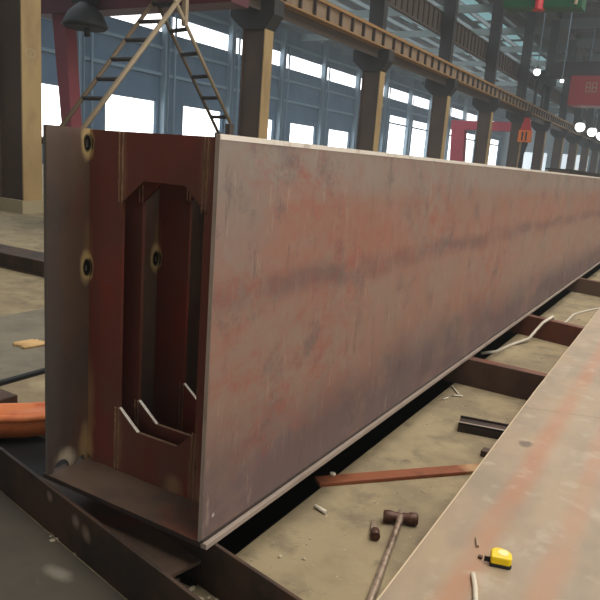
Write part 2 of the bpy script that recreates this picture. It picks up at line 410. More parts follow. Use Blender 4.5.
channel('channel_beam', 'reddish brown channel beam crossed by the white cable', -0.12, 4.12, 1.7, 3.60)
channel('channel_beam', 'farthest brown channel beam, at the right edge beneath the plate', -0.12, 6.75, 1.7, 6.15, None, M_BRG)
# left steel beam on floor beyond the girder
lb = thing('floor_beam', 'dark brown steel beam lying on the floor left of the girder', 'steel beam', (-4.4, 2.6, ZF))
R = Matrix.Translation((-5.6, 2.74, 0)) @ Matrix.Rotation(-0.0, 4, 'Z')
bm = NB(); box(bm, 0, 2.6, 0.0, 0.30, ZF+0.02, -0.045, M=R); mesh('web', bm, M_BEAM, lb)
bm = NB(); box(bm, 0, 2.6, -0.02, 0.32, -0.045, -0.03, M=R); mesh('flange', bm, M_BEAM, lb)
bm = NB(); box(bm, 0, 2.6, -0.02, 0.32, ZF, ZF+0.02, M=R); mesh('flange', bm, M_BEAM, lb)
# steel sheet on the floor left and its dark bar
bm = NB(); box(bm, -3.08, -1.93, 0.2, 9.0, ZF, ZF+0.008)
tag(mesh('steel_sheet', bm, M_SHEET), 'grey scratched steel sheet on the floor behind the girder', 'steel sheet')
bm = NB(); box(bm, -1.92, -1.885, 0.0, 9.0, ZF, ZF+0.02)
tag(mesh('flat_bar', bm, M_BLACK), 'thin black bar along the near edge of the grey sheet', 'steel bar')
# dark ground plate front-left
bm = NB(); box(bm, -2.6, 0.12, -1.6, -0.34, ZF, ZF+0.006, M=Matrix.Translation((0,0,0)))
bm.free(); bm = NB()
prism(bm, [(-2.2, 0.32), (-1.03, 0.052), (0.16, -0.195), (0.16, -1.6), (-2.2, -1.6)], 2, ZF, ZF+0.006)
tag(mesh('ground_plate', bm, M_DPLATE), 'dark grey steel floor plate in the lower left corner', 'steel plate')

# ------------------------------------------------------------------ flat plate on the right
bm = NB()
prism(bm, [(0.522, -0.9), (0.500, 0.768), (0.478, 2.1), (0.452, 5.2), (0.43, 14), (2.4, 14), (2.4, -0.9)], 2, -0.016, 0.0,
      emi=lambda li, i: 1)
pl = tag(mesh('flat_plate', bm, [M_PLATE, M_CUT]), 'wide flat grey steel plate with orange-brown streaks, laid beside the girder', 'steel plate')
bm = NB()
E_ = [(0.522, -0.9), (0.500, 0.768), (0.478, 2.1), (0.452, 5.2), (0.43, 14)]
prism(bm, E_ + [(x+0.004, y) for x, y in reversed(E_)], 2, -0.012, 0.0010)  # strip added where the plate edge catches light
mesh('lit_edge_strip', bm, M_EDGELIT, pl, origin=(0, 0, 0))['label'] = 'pale strip on the plate edge, the light it catches put into the colour'
# ------------------------------------------------------------------ items on the floor strip
# flat rust bar
R = Matrix.Translation((-0.075, 0.825, 0)) @ Matrix.Rotation(math.atan2(1.345-0.875, 0.40+0.02), 4, 'Z')
bm = NB(); box(bm, 0, 0.80, -0.032, 0.032, ZF, ZF+0.016, M=R)
tag(mesh('flat_bar', bm, M_RUST, bevel=0.002), 'rusty orange flat bar running from under the girder to the plate', 'steel bar')
# bolt head like white nut by the bar
bm = NB(); tube(bm, [(-0.045, 0.90, ZF+0.016), (-0.045, 0.90, ZF+0.026)], 0.012, 6)
bmo = mesh('hex_nut', bm, M_WHITE); tag(bmo, 'small whitish nut at the girder end of the rusty bar', 'nut')
# hammer
hm = thing('hammer', 'rusty double-faced hammer lying on the floor beside the flat plate', 'hammer', (0.315, 0.77, ZF))
c0 = Vector((0.311, 0.752, ZF+0.024)); dx = Vector((0.052, 0.026, 0))
bm = NB(); tube(bm, [c0-dx*1.05, c0-dx*0.98, c0-dx*0.6, c0-dx*0.38, c0+dx*0.38, c0+dx*0.6, c0+dx*0.98, c0+dx*1.05], [0.019, 0.0225, 0.0225, 0.018, 0.018, 0.0225, 0.0225, 0.019], 12)
mesh('head', bm, M_HEAD, hm)
bm = NB(); tube(bm, [c0+Vector((-0.006, 0.022, 0.008)), (0.3225, 0.705, ZF+0.022), (0.352, 0.56, ZF+0.014), (0.408, 0.30, ZF+0.0115), (0.44, 0.155, ZF+0.0115)], [0.014, 0.0115, 0.0115, 0.0135, 0.014], 10)
mesh('handle', bm, M_STEELR, hm)
# small chisel wedge
ch = thing('chisel', 'small rusty cold chisel lying left of the hammer', 'chisel', (0.27, 0.63, ZF))
bm = NB()
a = Vector((0.222, 0.715, ZF)); b = Vector((0.277, 0.608, ZF))
R = Matrix.Translation(b) @ Matrix.Rotation(math.atan2(a.y-b.y, a.x-b.x), 4, 'Z')
vs = box(bm, 0.012, 0.115, -0.016, 0.016, 0.0, 0.020)
for v in vs:
    if v.co.x > 0.1: v.co.y *= 0.3; v.co.z *= 0.35
    v.co = R @ v.co
mesh('blade', bm, M_STEELR, ch, bevel=0.001)
bm = NB(); tube(bm, [R @ Vector((-0.02, 0, 0.017)), R @ Vector((0.016, 0, 0.017))], 0.0165, 10); mesh('head', bm, M_HEAD, ch)
# chalk stub on the floor
bm = NB(); tube(bm, [(0.012, 0.655, ZF+0.008), (0.068, 0.640, ZF+0.008)], 0.008, 8)
tag(mesh('chalk_stick', bm, M_WHITE), 'short grey-white chalk stub on bare floor near the girder', 'chalk')
# short channel offcut
oc = thing('channel_offcut', 'short black steel channel offcut lying beside the flat plate', 'steel offcut', (0.31, 1.68, ZF))
R = Matrix.Translation((0.208, 1.735, ZF)) @ Matrix.Rotation(0.20, 4, 'Z')
bm = NB(); box(bm, 0, 0.30, 0.0, 0.110, 0, 0.038, M=R); mesh('web', bm, M_DARKST, oc, bevel=0.001)
bm = NB(); box(bm, 0, 0.30, 0.0, 0.014, 0.038, 0.050, M=R); fo = mesh('flange', bm, [M_BLACK, M_EDGE], oc)
for f in fo.data.polygons:
    if f.normal.z > 0.8: f.material_index = 1
bm = NB(); box(bm, 0, 0.30, 0.100, 0.110, 0.038, 0.048, M=R); mesh('flange', bm, M_DARKST, oc, bevel=0.001)
# small block
bm = NB(); box(bm, 0.382, 0.44, 1.52, 1.57, ZF, ZF+0.03)
tag(mesh('steel_block', bm, M_BEAM, bevel=0.003), 'small brown steel block half under the plate, before the black offcut', 'block')
# white cable
pts = [(-0.10, 3.25, ZF+0.006), (-0.03, 3.38, ZF+0.006), (0.0, 3.62, ZF+0.006), (0.09, 3.86, ZF+0.03), (0.155, 3.98, -0.03), (0.19, 4.035, 0.0), (0.195, 4.13, 0.0), (0.20, 4.25, -0.06), (0.20, 4.6, ZF+0.008), (0.20, 5.3, ZF+0.006), (0.27, 5.6, ZF+0.006), (0.36, 5.86, ZF+0.006), (0.60, 6.1, ZF+0.006)]
bm = NB(); tube(bm, pts, 0.011, 8)
tag(mesh('cable', bm, M_CABLE), 'white cable draped over the reddish brown cross beam', 'cable')
# debris of bright weld rod ends
for i, (x, y, a, L) in enumerate(((0.045, 2.27, 2.2, 0.13), (0.02, 2.22, 0.5, 0.06), (0.0, 2.12, 1.2, 0.05))):
    bm = NB(); tube(bm, [(x, y, ZF+0.006), (x+L*math.cos(a), y+L*math.sin(a), ZF+0.008)], 0.005, 6)
    tag(mesh('welding_rod_stub', bm, M_WHITE), 'thin white welding rod stub near foot of the nearest channel beam', 'rod stub', 'rod stubs beside the girder')
# rubble: uncountable grit
bm = NB()
def stone(bm, x, y, z, r):
    vs = bmesh.ops.create_icosphere(bm, subdivisions=1, radius=r)['verts']
    for v in vs: v.co = Vector((x, y, z+r*.5)) + Vector((v.co.x*random.uniform(.6, 1.4), v.co.y*random.uniform(.6, 1.4), v.co.z*0.7))
for i in range(420):
    stone(bm, random.uniform(-0.12, 0.45), random.uniform(-0.22, 0.03), ZF, random.uniform(0.003, 0.011))
for i in range(260):
    y = 0.2+random.random()**1.3*6; x = random.uniform(0.0, 0.47)
    if (x > 0.2 and y < 0.84) or (x > 0.16 and 1.45 < y < 1.95) or abs(y-(0.825+1.12*(x+0.075))) < 0.08: continue
    stone(bm, x, y, ZF, random.uniform(0.0015, 0.005) if i % 12 else random.uniform(0.006, 0.010))
for i in range(120):
    stone(bm, random.uniform(-0.62, -0.1), random.uniform(-0.06, 0.03), ZF, random.uniform(0.003, 0.01))
o = mesh('rubble', bm, M_GRAV); tag(o, 'pale grit and crumbs scattered on the floor round the beams', 'rubble', kind='stuff')

# ------------------------------------------------------------------ items on the flat plate
tm = thing('tape_measure', 'yellow tape measure with black base lying on the flat plate', 'tape measure', (0.735, 0.41, 0.0))
R = Matrix.Translation((0.728, 0.432, 0.0)) @ Matrix.Rotation(0.28, 4, 'Z') @ Matrix.Scale(0.86, 4)
prof = [(-0.033, -0.030), (0.026, -0.030), (0.034, -0.020), (0.034, 0.006), (0.024, 0.024), (0.004, 0.032), (-0.020, 0.030), (-0.033, 0.018)]
bm = NB(); prism(bm, prof, 2, 0.010, 0.038)
for v in bm.verts: v.co = R @ v.co
mesh('case', bm, M_YEL, tm, bevel=0.006)
bm = NB(); prism(bm, [(x*1.04, y*1.04) for x, y in prof], 2, 0.0, 0.010)
for v in bm.verts: v.co = R @ v.co
mesh('base_grip', bm, M_BLACK, tm, bevel=0.002)
bm = NB(); tube(bm, [R @ Vector((0.006, 0.002, 0.037)), R @ Vector((0.006, 0.002, 0.0395))], 0.015, 16)  # round pale glare on the case, put in as a disc
mesh('glare_spot', bm, Mat('glare_pale_yellow', (252, 244, 170), 0.35).m, tm)
bm = NB(); box(bm, -0.050, -0.034, -0.012, -0.010, 0.004, 0.022, M=R); box(bm, -0.052, -0.050, -0.016, -0.006, 0.004, 0.022, M=R)
mesh('blade_hook', bm, M_BLACK, tm)
bm = NB(); tube(bm, [(0.681, 0.325, 0.007), (0.703, 0.27, 0.007), (0.728, 0.19, 0.007)], 0.0068, 8)
tag(mesh('chalk_stick', bm, M_WHITE), 'long cream chalk stick on the plate in front of the tape measure', 'chalk')
bm = NB(); tube(bm, [(0.633, 0.515, 0.004), (0.652, 0.470, 0.004)], [0.002, 0.005], 6)
tag(mesh('metal_sliver', bm, M_STEELR), 'thin grey metal sliver on the plate behind the tape measure', 'metal scrap')
bm = NB(); box(bm, 0.668, 0.680, 0.415, 0.428, 0, 0.008)
tag(mesh('metal_crumb', bm, M_HEAD, bevel=0.002), 'tiny dark crumb beside the hook of the tape measure', 'metal scrap')

# ------------------------------------------------------------------ left items
bm = NB()
n = 16; pts = []
ctr = [(-1.62, 0.16, -0.10), (-1.40, 0.26, -0.10), (-1.26, 0.38, -0.095), (-1.20, 0.50, -0.10), (-1.22, 0.64, -0.11)]
tube(bm, ctr, [0.075, 0.075, 0.074, 0.070, 0.060], 18)
oh = thing('hose', 'thick orange hose bending on the floor behind the girder end', 'hose', (-1.3, 0.3, ZF))
mesh('hose_body', bm, M_OHOSE, oh)
bm = NB(); tube(bm, [(-1.56, 0.12, -0.07), (-1.36, 0.21, -0.065), (-1.215, 0.33, -0.063), (-1.145, 0.46, -0.07)], 0.018, 8)
mesh('hose_rib', bm, M_OHOSE, oh)
bm = NB(); box(bm, -1.75, -0.74, 0.075, 0.42, ZF, ZF+0.006)  # flat black sheet on the floor around the hose
tag(mesh('black_sheet', bm, M_BLACK), 'flat black sheet under the orange hose', 'mat')
bm = NB()
for i in range(6):
    x = -2.43+i*0.022
    tube(bm, [(x, 1.17+random.uniform(-.02, .02), ZF+0.016), (x+0.03, 1.32+random.uniform(-.03, .03), ZF+0.018)], random.uniform(0.008, 0.014), 6)
tag(mesh('rag', bm, M_RAG, smooth=True), 'crumpled pale yellow rag on the grey sheet', 'rag')
bm = NB(); box(bm, -1.72, -1.50, 0.42, 0.52, ZF, ZF+0.10); tag(mesh('steel_block', bm, M_BEAM, bevel=0.004), 'dark steel block behind the orange hose at the left edge', 'block')
bm = NB(); box(bm, -0.95, -0.72, 0.10, 0.14, ZF, ZF+0.05, M=None); tag(mesh('steel_block', bm, M_BP, bevel=0.003), 'small brown offcut on the floor by the girder foot, under the orange hose', 'offcut')

# ------------------------------------------------------------------ columns of the crane aisle
XC1, XC0 = -8.825, -9.50; PITCH = 6.95; Y0 = 6.07; NCOL = 15
def column():
    c = thing('crane_column', 'x', 'column', (-9.16, Y0+0.18, ZF), None)
    bm = NB(); box(bm, XC1-0.03, XC1, Y0, Y0+0.38, ZF+0.22, 4.2)
    mesh('flange', bm, M_TAN, c)['label'] = 'tan aisle-side flange, its lit side put into the colour'
    bm = NB(); box(bm, XC0, XC0+0.03, Y0, Y0+0.38, ZF+0.22, 4.2); mesh('flange', bm, M_COLD, c)
    bm = NB(); box(bm, XC0+0.03, XC1-0.03, Y0+0.05, Y0+0.07, ZF+0.22, 4.2); mesh('web', bm, M_COLD, c)
    bm = NB(); box(bm, XC0-0.05, XC1+0.05, Y0-0.06, Y0+0.44, ZF, ZF+0.22); mesh('plinth', bm, M_CONC, c)
    bm = NB()
    prism(bm, [(XC0, 4.15), (XC1, 4.15), (-8.58, 4.48), (-8.58, 4.84), (-9.9, 4.84), (-9.9, 4.48)], 1, Y0-0.02, Y0+0.42)
    mesh('bracket', bm, M_CAP, c)
    bm = NB(); box(bm, -9.46, -8.93, Y0+0.04, Y0+0.34, 4.84, 11.4); mesh('upper_shaft', bm, M_CAP, c)
    return c
c0_ = column()
names = ['massive tan and dark brown steel column filling the left edge', 'dark column just right of the wooden ladders', 'dark column left of centre background, second from the ladders', 'dark column left of the red gantry leg']
lab = {0: names[0], 1: names[1], 2: 'dark column standing midway between the ladder column and the red gantry leg', 3: 'dark column just left of the red gantry leg',
       4: 'dark column just right of the red gantry leg', 5: 'dark column just left of the orange hoist', 6: 'dark column just right of the orange hoist'}
c0_['label'] = lab[0]
for k in range(1, NCOL):
    r = dup(c0_, (-9.16, Y0+0.18+PITCH*k, ZF), lab.get(k, 'distant grey-brown column of the row fading to the hall end'))
    if k > 6: r['group'] = 'far columns of the crane aisle'
# painted round mark on first column
bm = NB()
n = 28
for k in range(n):
    a0, a1 = 2*PI*k/n, 2*PI*(k+1)/n
    q = [(XC1+0.002, 6.24+r_*math.cos(a), 2.46+0.75*r_*math.sin(a)) for r_, a in ((0.10, a0), (0.10, a1), (0.082, a1), (0.082, a0))]
    bm.faces.new([bm.verts.new(p) for p in q])
for y0, y1, z0, z1 in ((6.232, 6.248, 2.415, 2.505),):
    box(bm, XC1+0.001, XC1+0.003, y0, y1, z0, z1)
for s in (-1, 1):
    tube(bm, [(XC1+0.002, 6.24+s*0.055, 2.49), (XC1+0.002, 6.24+s*0.03*1, 2.46), (XC1+0.002, 6.24+s*0.055, 2.43)], 0.004, 4)
mesh('painted_mark', bm, M_CONC, c0_)

# runway beams, one per bay
def runway():
    r = thing('runway_beam', 'x', 'crane beam', (-8.78, Y0+0.2, 4.55), None)
    ya, yb = Y0+0.21, Y0+0.19+PITCH
    bm = NB(); box(bm, -8.79, -8.77, ya, yb, 4.89, 5.30); mesh('web', bm, M_RUN, r)
    bm = NB(); box(bm, -8.99, -8.95, ya+0.25, yb-0.25, 4.56, 4.84); mesh('bearing_beam', bm, M_RDARK, r)
    bm = NB(); box(bm, -9.0, -8.66, ya, yb, 5.30, 5.34); box(bm, -9.0, -8.66, ya, yb, 4.845, 4.89); mesh('flange', bm, M_RUNT, r)
    bm = NB(); box(bm, -8.80, -8.72, ya, yb, 5.34, 5.41); mesh('rail', bm, M_RUNT, r)
    bm = NB(); box(bm, -8.77, -8.68, ya+0.4, ya+0.46, 4.89, 5.30); s0 = mesh('stiffener', bm, M_STIFF, r)
    for k in range(1, 9):
        s = s0.copy(); col.objects.link(s); s.parent = r; s.location = (0, k*0.76, 0)
    return r
r0 = runway()
for k in range(0, NCOL-1):
    L = {0: 'tan stiffened crane runway beam between the left edge column and ladder column',
         1: 'tan stiffened crane runway beam above the ladder column, running to the next', 2: 'tan stiffened crane runway beam, third bay from the left edge column',
         3: 'tan stiffened crane runway beam above the red gantry leg'}.get(k, 'far tan crane runway beam segment shrinking towards the hall end')
    if k == 0: r0['label'] = L; continue
    q = dup(r0, (-8.78, Y0+0.2+PITCH*k, 4.55), L)
    if k > 3: q['group'] = 'far runway beam bays'
# neighbouring runway beam behind
bm = NB()
for k in range(-1, NCOL-1):
    pass
def runway2():
    r = thing('runway_beam', 'x', 'crane beam', (-9.65, Y0+0.2, 4.55), None)
    ya, yb = Y0+0.21, Y0+0.19+PITCH
    bm = NB(); box(bm, -9.72, -9.70, ya, yb, 4.95, 5.66); box(bm, -9.82, -9.60, ya, yb, 4.88, 4.95); box(bm, -9.82, -9.60, ya, yb, 5.66, 5.72); mesh('girder_body', bm, M_RDARK, r)
    bm = NB(); box(bm, -9.9, -9.5, ya, yb, 4.55, 4.60)
    bm.free()
    bm = NB(); box(bm, -9.70, -9.58, ya+0.4, ya+0.46, 4.95, 5.66); s0 = mesh('stiffener', bm, M_STIFF, r)
    for k in range(1, 9):
        s = s0.copy(); col.objects.link(s); s.parent = r; s.location = (0, k*0.76, 0)
    return r
q0 = runway2()
for k in range(-1, 11):
    L = {0: 'dark runway beam of the side bay, behind the first tan beam', 1: 'dark runway beam of the side bay, seen right of the ladder column',
         2: 'dark runway beam of the side bay between second and third visible dark columns'}.get(k, 'far dark runway beam of the side bay behind the tan beams')
    if k == -1: continue
    if k == 0: q0['label'] = L; continue
    q = dup(q0, (-9.65, Y0+0.2+PITCH*k, 4.55), L)
    if k > 2: q['group'] = 'far side-bay runway beams'
# upper longitudinal girder with stiffeners, on the upper shafts
def upper():
    r = thing('upper_girder', 'x', 'steel beam', (-9.45, Y0+0.2, 6.6), None)
    ya, yb = Y0+0.21, Y0+0.19+PITCH
    bm = NB(); box(bm, -9.54, -9.52, ya, yb, 6.70, 7.55); box(bm, -9.62, -9.47, ya, yb, 6.62, 6.70); box(bm, -9.62, -9.47, ya, yb, 7.5, 7.55); mesh('girder_body', bm, M_RDARK, r)
    bm = NB(); box(bm, -9.52, -9.47, ya+0.3, ya+0.42, 6.70, 7.55); s0 = mesh('stiffener', bm, M_STIFF, r)
    for k in range(1, 12):
        s = s0.copy(); col.objects.link(s); s.parent = r; s.location = (0, k*0.55, 0)
    return r
u0 = upper(); u0['label'] = 'dark ribbed upper girder bay nearest the camera, above the tan runway'
for k in range(1, 10):
    q = dup(u0, (-9.45, Y0+0.2+PITCH*k, 6.6), {2: 'dark ribbed upper girder above the tan runway, between the centre columns', 3: 'dark ribbed upper girder above the red gantry leg'}.get(k, 'dark ribbed upper girder bay high between distant upper shafts'))
    if k not in (2, 3): q['group'] = 'upper girder bays'

# ------------------------------------------------------------------ outer wall with windows
XW = -29.6; WP = 6.85
bm = NB(); zsill, ztop = 1.2, 4.05
far_top = lambda a: 6.6 if a > 66 else ztop
starts = [27.3+WP*k-1 for k in range(-4, 13)]
holes = []
wy = []
for s in starts:
    y0 = s+1.0-1.0; wy.append((y0+1.0, y0+(5.25 if y0 < 65 else 6.4)))
prism(bm, [(-8, ZF), (118, ZF), (118, 11.5), (-8, 11.5)], 0, XW-0.3, XW, holes=[[(a, zsill), (b, zsill), (b, far_top(a)), (a, far_top(a))] for a, b in wy] + [[(24.6, 8.25), (116, 8.25), (116, 9.35), (24.6, 9.35)]])
struct('wall_left', bm, M_WALLB)
for i, (a, b) in enumerate(wy):
    bm = NB(); box(bm, XW-0.22, XW-0.18, a, b, zsill, far_top(a)); w = struct('window_%d' % (i+1), bm, M_WIN)
    bm = NB()
    for yy in (a+0.03, b-0.03): box(bm, XW-0.18, XW-0.10, yy-0.03, yy+0.03, zsill, far_top(a))
    for zz in (zsill+0.03, far_top(a)-0.03): box(bm, XW-0.18, XW-0.10, a, b, zz-0.03, zz+0.03)
    mesh('window_frame', bm, M_WCOL, w)
bm = NB(); box(bm, XW-0.22, XW-0.18, 24.6, 116, 8.25, 9.35); w = struct('window_30', bm, M_WIN)
bm = NB()
y = 26.0
while y < 115:
    for d in (0.0, ): box(bm, XW-0.17, XW-0.05, y-0.07, y+0.07, 8.25, 9.35)
    y += 6.85
mesh('mullion', bm, M_WCOL, w)
# wall posts and girts
wc = thing('wall_post', 'x', 'wall column', (XW+0.2, 25.2, ZF))
bm = NB(); box(bm, XW, XW+0.4, 25.0, 25.04, ZF, 11.3); box(bm, XW, XW+0.4, 25.36, 25.4, ZF, 11.3); box(bm, XW+0.18, XW+0.22, 25.04, 25.36, ZF, 11.3); mesh('shaft', bm, M_WCOL, wc)
bm = NB(); tube(bm, [(XW+0.3, 26.0, ZF), (XW+0.3, 26.0, 9.8)], 0.07, 8); mesh('downpipe', bm, M_WCOL, wc)
wc['label'] = 'blue-grey wall post between the two windows right of the left edge column'
wc['group'] = 'blue-grey wall posts between the windows'
wc['label'] = 'tall blue-grey steel post on the far window wall'
for k in range(-2, 12):
    if k == 0: continue
    dup(wc, (XW+0.2, 25.2+WP*k, ZF))
for i, z in enumerate((5.6, 7.2, 9.9)):
    bm = NB(); box(bm, XW, XW+0.15, -5, 116, z, z+0.18); struct('trim_%d' % (i+2), bm, M_WCOL)

# ------------------------------------------------------------------ roofs
bm = NB(); box(bm, XW, -9.0, -8, 118, 11.5, 11.7); box(bm, -9.0, 20, -8, 118, 12.0, 12.2)
struct('ceiling', bm, M_ROOF)
# skylight strips of side bay (underside panels)
k = 0
for xa in (-13.0, -17.6, -22.4):
    bm = NB()
    for b in range(0, 15):
        box(bm, xa-1.7, xa, Y0+PITCH*b+0.6, Y0+PITCH*(b+1)-0.6, 11.44, 11.5)
    k += 1
    struct('window_%d' % (39+k), bm, M_SKY)
for xa in (-7.6, -4.2, -0.5, 4.0, 9.0):
    bm = NB()
    for b in range(2, 15):
        box(bm, xa-1.0, xa, Y0+PITCH*b+1.6, Y0+PITCH*(b+1)-3.6, 11.94, 12.0)
    k += 1
    struct('window_%d' % (39+k), bm, M_SKYB)
# rafters & purlins (structure of the roof)
i = 5
for b in range(0, 15):
    y = Y0+0.2+PITCH*b
    bm = NB(); box(bm, XW+0.4, -9.4, y-0.1, y+0.1, 10.6, 11.05); box(bm, -9.0, 16, y-0.1, y+0.1, 10.9, 11.5)
    i += 1; struct('trim_%d' % i, bm, M_RAFT)
for j in range(13):
    x = -10.6-1.55*j
    bm = NB(); box(bm, x-0.06, x+0.06, -5, 116, 11.05, 11.35); i += 1; struct('trim_%d' % i, bm, M_PURL)
bm = NB()
yy = 8.0
for j in range(70):
    yy = 8.0+j*1.5
    box(bm, -9.0, 14, yy, yy+0.12, 11.6, 11.95)
i += 1; struct('trim_%d' % i, bm, M_ROOF)
# end wall
bm = NB(); box(bm, XW, 20, 117, 117.4, ZF, 12)
struct('wall_back', bm, Mat('pale_end_wall', (150, 166, 176), 0.8).m)
bm = NB()
for q in range(6): box(bm, -26+q*6.5, -22+q*6.5, 116.8, 117, 1.0, 5.0)
struct('window_60', bm, M_GLOWW)

# ------------------------------------------------------------------ near gantry, hood, ladder
gt = thing('gantry_crane', 'maroon gantry beam with faded red leg behind the ladders', 'crane', (-11.7, 9.3, ZF))
bm = NB(); box(bm, -12.6, -7.0, 9.2, 9.75, 3.83, 4.6); mesh('crane_beam', bm, M_MAROON, gt)
for v in gt.children[0].data.vertices:
    pass
bm = NB(); vs = box(bm, -12.06, -11.64, 9.3, 9.6, ZF, 3.83)
for v in vs:
    if v.co.z < 0: v.co.x += 0.52 if v.co.x < -11.9 else 0.36
mesh('leg', bm, Mat('dull_red_leg', (134, 56, 66), 0.5).m, gt)
hd = thing('hoist_trolley', 'dark hooded hoist trolley hanging under the maroon gantry beam', 'hoist', (-10.8, 9.0, 3.83))
bm = NB(); tube(bm, [(-10.60, 8.95, 3.42), (-10.60, 8.95, 3.47), (-10.60, 8.95, 3.52), (-10.60, 8.95, 3.72), (-10.60, 8.95, 3.92)], [0.42, 0.48, 0.46, 0.36, 0.14], 16)
mesh('hood', bm, M_BLACK, hd)
bm = NB(); tube(bm, [(-10.54, 8.95, 3.42), (-10.54, 8.95, 3.26)], 0.06, 8); mesh('hook_block', bm, M_BLACK, hd)
bm = NB(); box(bm, -10.95, -10.45, 8.9, 9.18, 3.93, 4.1); mesh('trolley_frame', bm, M_BLACK, hd)

la = thing('ladder', 'wooden A-frame ladder with dark rungs leaning open behind the girder', 'ladder', (-6.6, 6.9, ZF))
def slope_ext(a, b, z):
    s = (z-a[2])/(b[2]-a[2]); return (a[0]+(b[0]-a[0])*s, a[1]+(b[1]-a[1])*s, z)
def stile(a, b, mat, r=0.045, zt=3.55, zb=1.10):
    p0 = slope_ext(a, b, zb); p1 = slope_ext(a, b, zt)
    bm = NB(); tube(bm, [p0, p1], r, 4); mesh('stile', bm, mat, la); return p0, p1
A1 = stile((-6.4, 5.296, 1.364), (-6.4, 6.996, 3.258), M_LADT)
A2 = stile((-6.868, 5.296, 1.347), (-6.868, 7.052, 3.366), M_LADD2, 0.038)
B1 = stile((-6.4, 7.10, 3.211), (-6.4, 8.481, 1.697), M_LADT, 0.042, 3.55, 1.62)
B2_ = stile((-6.868, 7.20, 3.228), (-6.868, 8.78, 1.492), M_LADD2, 0.040, 3.55, 1.45)
for (p, q) in ((A1, A2), (B1, B2_)):
    for z in ((1.22, 1.53, 1.82, 2.13, 2.45, 2.76, 3.07, 3.38) if p is A1[0] else (1.71, 2.01, 2.33, 2.65, 2.97, 3.29)):
        a = slope_ext(p[0], p[1], z); b = slope_ext(q[0], q[1], z)
        bm = NB(); tube(bm, [a, b], 0.034, 6); mesh('rung', bm, M_LADD, la)
bm = NB(); box(bm, -6.95, -6.3, 6.85, 7.4, 3.50, 3.56); mesh('platform', bm, M_LADT, la)
bm = NB(); box(bm, -6.44, -6.36, 7.20, 7.27, 3.0, 3.9); mesh('upright', bm, M_LADT, la)

wk = thing('work_platform', 'dark steel work platform under the ladder feet, behind the girder rim', 'platform', (-6.6, 7.0, ZF))
bm = NB(); box(bm, -7.0, -6.2, 5.0, 9.1, 1.02, 1.10); mesh('deck', bm, M_RDARK, wk)
for x in (-6.95, -6.3):
    for y in (5.05, 8.95):
        bm = NB(); box(bm, x, x+0.06, y, y+0.06, ZF, 1.02); mesh('leg', bm, M_RDARK, wk)
bm = NB(); box(bm, -6.92, -6.82, 8.78, 8.9, 1.10, 1.45); mesh('packing', bm, M_RDARK, wk)
bm = NB(); box(bm, -6.45, -6.35, 8.48, 8.60, 1.10, 1.60); mesh('packing', bm, M_RDARK, wk)
# things at the foot of the left edge column
bm = NB(); tube(bm, [(-9.32, 5.75, ZF), (-9.36, 5.78, 0.62)], 0.065, 10)
tag(mesh('gas_cylinder', bm, M_WCOL), 'slim grey upright cylinder in front of the left edge column', 'cylinder')
bm = NB(); box(bm, -9.50, -9.46, 5.75, 5.80, ZF, 1.0, M=Matrix.Translation((0, 0, 0)))
for v in bm.verts:
    if v.co.z > 0.5: v.co.x -= 0.35
tag(mesh('pale_pole', bm, M_WHITE), 'pale pole leaning at the left frame edge beside the grey cylinder', 'pole')
cb = thing('cabinet', 'dark cabinet standing beside the left edge column', 'cabinet', (-10.2, 6.3, ZF))
bm = NB(); box(bm, -10.9, -9.62, 5.95, 6.6, ZF+0.05, 1.1); mesh('body', bm, M_BLACK, cb)
bm = NB(); box(bm, -10.92, -9.60, 5.93, 6.62, 1.1, 1.16); mesh('top', bm, M_CAP, cb)
bm = NB(); box(bm, -10.85, -9.68, 6.0, 6.55, ZF, ZF+0.05); mesh('plinth', bm, M_CAP, cb)

# ------------------------------------------------------------------ second gantry (between columns), hoist, far girder
g2 = thing('gantry_crane', 'pinkish red portal gantry far back between the dark columns', 'crane', (-14.2, 46, ZF))
bm = NB(); box(bm, -14.9, -5.2 if False else -9.7, 45.7, 46.3, 3.95, 4.55); mesh('crane_beam', bm, M_REDP, g2)
bm = NB(); vs = box(bm, -14.85, -13.9, 45.7, 46.3, ZF, 3.95)
for v in vs:
    if v.co.z < 0: v.co.x -= -0.25
mesh('leg', bm, M_REDP, g2)
bm = NB(); box(bm, -9.95, -9.72, 45.8, 46.2, ZF, 3.95); mesh('leg', bm, M_REDP, g2)
ho = thing('chain_hoist', 'orange hoist block with dark chains hanging between far columns', 'hoist', (-8.4, 40.1, 3.0))
bm = NB(); prism(bm, [(-8.74, 3.70), (-8.12, 3.70), (-8.30, 4.42), (-8.55, 4.42)], 1, 39.98, 40.22); mesh('hanger', bm, M_CAB, ho)
bm = NB(); box(bm, -8.78, -8.08, 39.9, 40.3, 3.02, 3.70); mesh('block', bm, M_ORG, ho)
bm = NB(); box(bm, -8.58, -8.50, 39.86, 39.9, 3.1, 3.6); box(bm, -8.36, -8.28, 39.86, 39.9, 3.1, 3.6); mesh('sheave', bm, M_BLACK, ho)
bm = NB(); tube(bm, [(-8.38, 40.1, 3.02), (-8.46, 40.1, 2.3), (-8.50, 40.1, 1.2)], [0.2, 0.11, 0.14], 6); mesh('chain', bm, M_BLACK, ho)
bm = NB(); box(bm, -8.60, -8.25, 39.98, 40.22, 4.42, 4.80); mesh('suspension', bm, M_CAP, ho)
# dark steel beam lying beyond the girder
fb = thing('stored_girder', 'dark steel girder stored behind the far rim of the box girder', 'girder', (-3.4, 26, ZF))
bm = NB(); box(bm, -3.7, -3.0, 23.5, 60, 0.75, 1.36); mesh('girder_body', bm, M_RDARK, fb)
bm = NB(); box(bm, -3.8, -2.9, 23.5, 60, 1.36, 1.41); mesh('flange', bm, M_CAP, fb)
for y in (25, 35, 45, 55):
    bm = NB(); box(bm, -3.9, -2.8, y, y+0.4, ZF, 0.75); mesh('trestle', bm, M_RDARK, fb)

